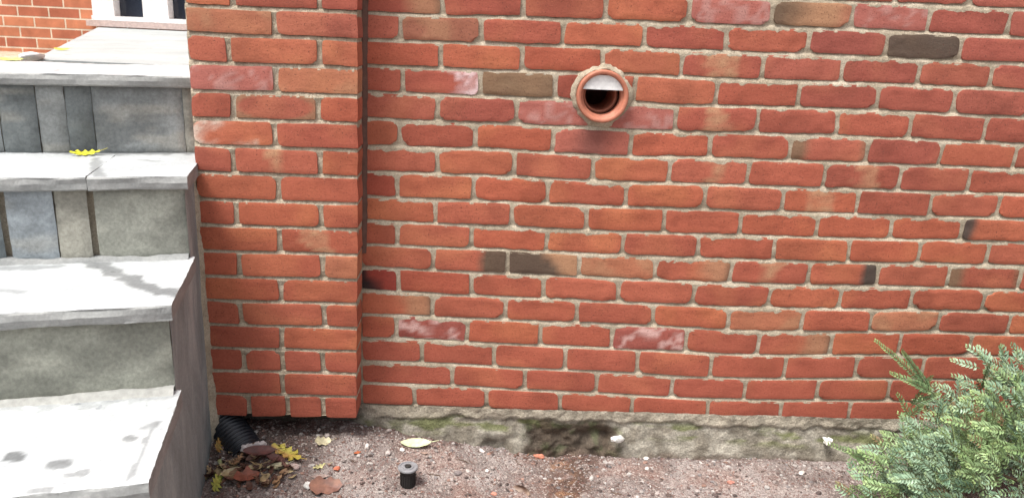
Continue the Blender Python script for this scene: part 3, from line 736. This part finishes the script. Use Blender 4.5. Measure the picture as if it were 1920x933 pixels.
V, F = box(-2.33, -.40, 3.43, 3.60, -.217, -.1795); mesh('window_sill', V, F, M['lip'], win, rootloc=RL)

# ------------------------------------------------------------ leaves
def leaf_outline(kind):
    P = []
    if kind == 'oval':
        for k in range(24):
            t = 2*math.pi*k/24; x = math.cos(t); w = .36*(1-abs(x)**2.2)**.8 if abs(x) < 1 else 0
            P.append((x, w*(1 if math.sin(t) > 0 else -1)*1.0))
    elif kind == 'oak':
        for k in range(40):
            t = 2*math.pi*k/40; x = math.cos(t); w = .42*max(0, 1-abs(x)**3)**.7*(.66+.34*math.cos(x*13))
            P.append((x, w*(1 if math.sin(t) >= 0 else -1)))
    else:   # ragged, torn blade
        q = random.uniform(0, 60)
        for k in range(44):
            t = 2*math.pi*k/44; x = math.cos(t); w = .55*max(0, 1-abs(x)**2.4)**.7*(1+.55*noise.noise(Vector((math.cos(t)*2.2+q, math.sin(t)*2.2, q))))*(1+.10*math.cos(9*t))
            P.append((x*(1+.12*noise.noise(Vector((q, t, 1)))), w*(1 if math.sin(t) >= 0 else -1)))
    return P
def leaf(x, y, z, size, kind, c, rz, label, grp=None, curl=.4, tilt=(0, 0), c2=None, stem=True, name='fallen_leaf', cup=.25):
    P = leaf_outline(kind); sd = random.uniform(0, 99)
    pts = []; C = []; rings = [0.0, .35, .7, 1.0]; n = len(P)
    pts.append((0, 0)); 
    for r in rings[1:]:
        for p in P: pts.append((p[0]*r, p[1]*r if kind != 'x' else p[1]*r))
    F = [(0, 1+k, 1+(k+1) % n) for k in range(n)]
    for q in range(2):
        for k in range(n): F.append((1+q*n+k, 1+(q+1)*n+k, 1+(q+1)*n+(k+1) % n, 1+q*n+(k+1) % n))
    if stem:
        b = len(pts); pts += [(1.0, .018), (1.0, -.018), (1.5, -.012), (1.5, .012)]; F.append((b, b+1, b+2, b+3))
    V = []; rot = Matrix.Rotation(rz, 3, 'Z') @ Matrix.Rotation(tilt[0], 3, 'X') @ Matrix.Rotation(tilt[1], 3, 'Y')
    h = size/2
    for (a, b) in pts:
        zz = curl*.35*a*a+cup*b*b*2.2-.05*abs(b)+.06*noise.noise(Vector((a*2+sd, b*3, 0)))
        V.append(rot @ (Vector((a, b, zz))*h)); cc = mix(c, c2 or tuple(q*.72 for q in c), sm(noise.noise(Vector((a*1.6+sd, b*2, 3))), -.3, .35))
        C.append(cc)
    mz = min(v.z for v in V)
    V = [(v.x+x, v.y+y, v.z-mz+z+.0008) for v in V]
    # give the blade a real (thin) thickness
    m = len(V); V += [(a, b, q-.0005) for a, b, q in V]; F2 = [tuple(i+m for i in reversed(f)) for f in F]
    o = mesh(name, V, F+F2, M['leaf'], col=C+C, smooth=True, loc=(x, y, z))
    tag(o, label, 'leaf', grp)
YEL = (.46, .40, .07); OCH = (.38, .20, .06); BRN = (.13, .065, .045); TANL = (.46, .36, .20); GRN = (.30, .36, .12); PGR = (.58, .62, .38)
def gl(x, y, *a, dz=0.0, **k): leaf(x, y, gz(x, y)+dz, *a, **k)
gl(.166, -.070, .085, 'oval', PGR, .05, 'pale green pointed leaf lying at the foot of the wall behind the sprinkler', curl=.35, tilt=(.35, 0), c2=(.52, .57, .32), dz=.003)
gl(-.168, -.149, .10, 'oak', YEL, -.55, 'yellow lobed leaf with rusty tips at the right edge of the leaf pile', curl=.5, tilt=(.45, .1), c2=OCH, dz=.004)
gl(-.084, -.10, .045, 'maple', (.52, .46, .30), .3, 'small pale curled leaf under the right half of the pier', curl=.9, tilt=(.5, .2), dz=.003)
gl(-.072, -.184, .042, 'oak', (.60, .55, .27), .5, 'small cream yellow leaf in open grit right of the leaf pile', curl=.3, tilt=(.3, 0))
gl(.015, -.133, .020, 'maple', (.42, .12, .05), .5, 'tiny rust red leaf left of the cream pebble', curl=.6)
gl(-.045, -.255, .085, 'maple', (.17, .085, .065), .2, 'large brown lobed leaf lying at the bottom edge before the pier', curl=.35, tilt=(.5, .1), c2=(.25, .12, .08), dz=.004)
gl(-.068, -.217, .045, 'oval', (.34, .26, .23), .1, 'dull beige leaf fragment above the large brown leaf', curl=.3)
gl(.462, -.220, .055, 'oval', (.30, .22, .17), -.75, 'curled brown leaf edge on at the bottom before the wall', curl=1.3, tilt=(1.2, .1), cup=.9, c2=(.12, .07, .05))
leaf(-.352, -.135, gz(-.35, -.135)+.005, .085, 'oak', OCH, 1.45, 'orange brown leaf leaning on the side of the steps', curl=.5, tilt=(1.0, .25), c2=(.42, .30, .10))
leaf(-.325, -.205, gz(-.3, -.2)+.004, .06, 'oval', (.42, .47, .24), 1.7, 'broad green leaf standing against the side of the steps', curl=.3, tilt=(.9, .3), c2=(.36, .42, .2))
leaf(-.312, -.275, gz(-.3, -.27)+.0, .09, 'oak', (.30, .35, .08), 1.5, 'lime green lobed leaf at the bottom beside the steps', curl=.4, tilt=(.9, .2), c2=(.45, .45, .1))
gl(-.235, -.165, .085, 'oval', (.12, .045, .04), .15, 'large dark maroon leaf on top of the leaf pile', curl=.3, tilt=(.45, .05), dz=.018, c2=(.09, .04, .035))
gl(-.19, -.18, .06, 'oval', (.10, .04, .035), -.45, 'pointed maroon leaf under the yellow lobed leaf', curl=.3, tilt=(.35, .05), dz=.012)
gl(-.245, -.25, .065, 'maple', (.24, .08, .05), .5, 'reddish brown crumpled leaf at the front of the leaf pile', curl=.5, tilt=(.4, .1), dz=.008)
gl(-.295, -.228, .05, 'oval', (.50, .44, .28), .75, 'pale tan leaf resting on edge beside the reddish leaf', curl=.6, tilt=(.6, 0), dz=.008)
gl(-.178, -.206, .055, 'oval', (.48, .44, .28), .45, 'straw coloured leaf at the right foot of the pile', curl=.5, tilt=(.5, 0), dz=.004)
for k in range(84):
    a, r = random.uniform(0, 6.28), random.random()**.6
    x, y = -.238+.115*r*math.cos(a), -.205+.085*r*math.sin(a)
    c = random.choice([BRN, BRN, (.17, .08, .06), (.11, .055, .04), (.30, .18, .10), TANL, (.20, .13, .08), (.42, .32, .18)])
    gl(x, y, random.uniform(.022, .05), random.choice(['oval', 'oval', 'oak', 'maple']), c, random.uniform(0, 6.28), 'small dry brown leaf in the litter pile under the pier', 'dry leaves in the litter pile', curl=random.uniform(.2, 1.2), tilt=(random.uniform(-.6, .9), random.uniform(-.4, .4)), dz=random.uniform(0, .016)*(1-r*.5))
for k in range(26):
    x, y = random.uniform(-.3, .75), -.02-.10*random.random()
    if x > .3: y = -.02-.03*random.random()
    gl(x, y, random.uniform(.010, .024), 'oval', random.choice([BRN, (.24, .13, .09), (.36, .25, .2), (.16, .09, .07)]), random.uniform(0, 6.28), 'tiny brown leaf scrap along the foot of the wall', 'leaf scraps along the foot of the wall', curl=.9, tilt=(random.uniform(-.5, .6), 0), stem=False)
for k in range(12):
    x, y = random.uniform(-.2, 1.25), random.uniform(-.24, -.03); a = random.uniform(0, 3.14); L = random.uniform(.015, .04)
    P = [(x+math.cos(a)*L*t+.003*math.sin(5*t+k), y+math.sin(a)*L*t, gz(x+math.cos(a)*L*t, y+math.sin(a)*L*t)+.003) for t in (0, .33, .66, 1)]
    V, F = tube(P, [.0011, .001, .0009, .0005], 5); tag(mesh('twig', V, F, M['bark']), 'thin brown twig lying in the grit along the wall', 'twig', 'twigs in the grit')
# leaves on the steps
leaf(-.659, -.049, ZT[3]+.003, .068, 'oak', (.74, .66, .03), .4, 'bright yellow leaf lying on the third step', curl=.5, tilt=(.35, .0), c2=(.55, .55, .04))
leaf(-1.13, .80, -.2208, .05, 'oval', (.70, .66, .10), .2, 'small yellow leaf far back on the landing', curl=.6, tilt=(.4, 0))
leaf(-.98, .24, -.2195, .07, 'oval', (.45, .52, .15), .1, 'yellow green leaf beside the white lump on the landing', curl=.3, tilt=(.25, 0))
V, F = rock(-.99, .36, -.216, .042, .40, IP2, IF2, .6)
tag(mesh('stone', V, F, M['paint'], smooth=True), 'whitish rounded lump on the landing at the left', 'stone')

# ------------------------------------------------------------ corrugated drain pipe
dp = empty('drain_pipe', (-.32, -.06, -1.19))
tag(dp, 'black corrugated drain pipe coming out under the brick pier', 'drain pipe')
def corr(P0, P1, r, sag=.01):
    pts, rad = [], []; P0, P1 = Vector(P0), Vector(P1); N = 150; Ln = (P1-P0).length
    for k in range(N+1):
        t = k/N; p = P0.lerp(P1, t); p.z -= sag*t*t
        w = (t*Ln/.0105) % 1.0
        pts.append(p); rad.append(r-.0055*(1-sm(abs(w-.5)*2, .0, .75))) 
    return pts, rad
pts, rad = corr((-.47, .05, -1.098), (-.285, -.112, -1.198), .050)
V, F = tube(pts, rad, 36, False); mesh('corrugated_tube', V, F, M['black'], dp, smooth=True)
V, F = tube([pts[-6], pts[-5]], [.040, .0], 24, False); mesh('tube_inside', V, F, M['void'], dp)
# pale lumps of mortar droppings at its mouth
def chunk(x, y, z, r, label):
    VF = ([], [])
    for k in range(5):
        t = k/4; V, F = rock(x+(t-.5)*r*3.2, y+random.uniform(-.3, .3)*r, z+t*r*.9, r*random.uniform(.55, .85), .8, IP2, IF2, .8); add(VF, V, F)
    tag(mesh('mortar_lump', VF[0], VF[1], M['pebble'], col=[(.58, .54, .53)]*len(VF[0])), label, 'mortar lump')
chunk(-.262, -.140, gz(-.27, -.128)+.014, .014, 'whitish knobbly lump at the mouth of the black drain pipe')

# ------------------------------------------------------------ sprinkler head
SX, SY = .159, -.219; SZ = gz(SX, SY)
sp = empty('sprinkler_head', (SX, SY, SZ))
tag(sp, 'black pop-up sprinkler head with a round grey cap standing in the grit', 'sprinkler')
def lz(prof, cx, cy, seg=40):
    V, F = [], []
    for (r, z) in prof:
        for s in range(seg): t = 2*math.pi*s/seg; V.append((cx+r*math.cos(t), cy+r*math.sin(t), z))
    for k in range(len(prof)-1):
        for s in range(seg): F.append((k*seg+s, k*seg+(s+1) % seg, (k+1)*seg+(s+1) % seg, (k+1)*seg+s))
    return V, F
V, F = lz([(.0190, SZ-.02), (.0190, SZ+.036), (.0215, SZ+.040), (.0215, SZ+.047)], SX, SY)
mesh('body', V, F, M['dull'], sp, smooth=False)
V, F = lz([(.0215, SZ+.0455), (.0255, SZ+.0465), (.0262, SZ+.0480), (.0258, SZ+.0515), (.0240, SZ+.0530), (.0205, SZ+.0530), (.0198, SZ+.0512), (.0150, SZ+.0512), (.0145, SZ+.0532), (.0110, SZ+.0535), (.0100, SZ+.0515), (.0001, SZ+.0515)], SX, SY, 56)
mesh('cap', V, F, M['lid'], sp, smooth=False)
V, F = lz([(.0078, SZ+.0514), (.0078, SZ+.0550), (.0066, SZ+.0560), (.0052, SZ+.0552), (.0001, SZ+.0548)], SX, SY, 32)
mesh('nozzle', V, F, M['dull'], sp, smooth=False)
VF = ([], [])
for k in range(20):
    t = 2*math.pi*k/20; r0, r1 = .0188, .0204; dt = .07
    V = [(SX+r*math.cos(t+q), SY+r*math.sin(t+q), z) for z in (SZ+0.0013, SZ+0.0333) for r, q in ((r0, -dt), (r1, -dt), (r1, dt), (r0, dt))]
    add(VF, V, [(0, 1, 5, 4), (1, 2, 6, 5), (2, 3, 7, 6), (4, 5, 6, 7)])
mesh('rib_ring', VF[0], VF[1], M['dull'], sp)

# ------------------------------------------------------------ conifer shrub
sh = empty('conifer_shrub', (1.88, -.38, -1.24))
tag(sh, 'low feathery green conifer shrub with flat needle sprays against the wall', 'shrub')
NV, NF, NC = [], [], []
SV = ([], [])
def spray(p, d, up, L, n, nl, c, cut=1.0):
    """a flat two-ranked shoot: p base, d direction, up the face normal"""
    d = d.normalized(); side = d.cross(up).normalized(); up = side.cross(d).normalized()
    bend = random.uniform(-.25, .1); pts = []
    for k in range(n):
        t = k/(n-1); q = p+d*(L*t)+up*(bend*L*t*t); pts.append(q)
        if t < .08: continue
        for s in (-1, 1):
            ang = R(random.uniform(50, 68))*(1-.45*t)
            nd = (d*math.cos(ang)+side*s*math.sin(ang)+up*random.uniform(.0, .28)).normalized()
            l = nl*(1-.55*t**3)*random.uniform(.82, 1.12)*min(1, .5+t*2.5)
            w = nd.cross(up).normalized()*.0032
            off = d*(s*.0012)
            a = q+off; m_ = a+nd*(l*.5)+up*.0008; e = a+nd*l-up*(.10*l)
            b = len(NV); NV.extend([tuple(a), tuple(m_-w), tuple(m_+w), tuple(e)])
            NF.extend([(b, b+1, b+3), (b, b+3, b+2)])
            f = random.uniform(.8, 1.2); cc = mix(c, (.36, .44, .16), sm(t, .65, 1)*.45)
            NC.extend([tuple(x*f*.8 for x in cc)]+[tuple(x*f for x in cc)]*3)
    V, F = tube([tuple(x) for x in pts[::3]]+[tuple(pts[-1])], [.0014-.0009*i/(len(pts[::3])) for i in range(len(pts[::3])+1)], 4, False); add(SV, V, F)
CX, CY, CZ = 1.93, -.37, -1.32; RX, RY, RZ = .665, .335, .60
rs = random.Random(11)
for k in range(4300):
    th = rs.uniform(0, 2*math.pi); ph = math.asin(rs.uniform(.05, 1))
    u = Vector((math.cos(ph)*math.cos(th), math.cos(ph)*math.sin(th), math.sin(ph)))
    if u.x > .45: 
        if rs.random() < .6: continue
    lump = 1+.15*noise.noise(u*3.6+Vector((2, 7, 4)))
    rr = lump*(.62+.38*rs.random()**.6)
    p = Vector((CX+RX*u.x*rr, CY+RY*u.y*rr, CZ+RZ*u.z*rr))
    d = Vector((u.x*.9-.12, u.y*.6-.12, u.z*.55+.22))+Vector((rs.uniform(-.8, .8), rs.uniform(-.5, .4), rs.uniform(-.6, .6)))
    up = Vector((rs.uniform(-.5, .3), -.75+rs.uniform(-.4, .4), .8))
    L = rs.uniform(.026, .066); q = p+d.normalized()*L
    if q.y > -.015 or p.y > -.02 or p.z < gz(p.x, p.y)+.004: continue
    if p.y > -.05 and d.y > 0: d.y = -.1
    base = mix((.15, .25, .155), (.33, .45, .31), rs.random())
    if noise.noise(p*6) > .12: base = mix(base, (.26, .37, .11), .55)
    if rs.random() < .03: base = (.22, .15, .08)
    random.seed(k); spray(p, d, up, L, int(L/.0066), rs.uniform(.016, .022), base)
random.seed(99)
# the long shoots that stand out of the bush
for (P0, P1, L_, n_) in (((1.52, -.20, -.935), (1.352, -.20, -.785), 1, 40), ((1.50, -.22, -.915), (1.385, -.22, -.862), 1, 24), ((1.45, -.22, -.99), (1.415, -.22, -.925), 1, 16), ((1.36, -.24, -1.10), (1.255, -.25, -1.055), 1, 18), ((1.47, -.18, -.98), (1.50, -.2, -.885), 1, 20), ((1.62, -.22, -.90), (1.60, -.25, -.815), 1, 18)):
    a, b = Vector(P0), Vector(P1); L = (b-a).length
    spray(a, b-a, Vector((.2, -1, .5)), L, int(L/.0066), .017, (.20, .29, .13))
    spray(a+(b-a)*.1, (b-a)+Vector((.05, -.02, -.02)), Vector((-.3, -1, .4)), L*.7, int(L*.7/.0052), .015, (.17, .26, .12))
mesh('foliage', NV, NF, M['needle'], sh, NC)
mesh('shoots', SV[0], SV[1], M['shoot'], sh); SV = ([], [])
rr = random.Random(3)
for k in range(26):
    a = rr.uniform(0, 6.28); p0 = Vector((1.9+rr.uniform(-.05, .05), -.36+rr.uniform(-.04, .04), -1.25))
    u = Vector((math.cos(a), math.sin(a), rr.uniform(.25, 1.6))).normalized(); p1 = Vector((CX+RX*u.x*.72, CY+RY*u.y*.72, CZ+RZ*u.z*.72+.02))
    mid = p0.lerp(p1, .5)+Vector((0, 0, .05)); P = [p0, p0.lerp(mid, .6), mid.lerp(p1, .35), p1]
    V, F = tube([tuple(q) for q in P], [.008, .006, .0045, .002], 6, False); add(SV, V, F)

mesh('branches', SV[0], SV[1], M['bark'], sh)
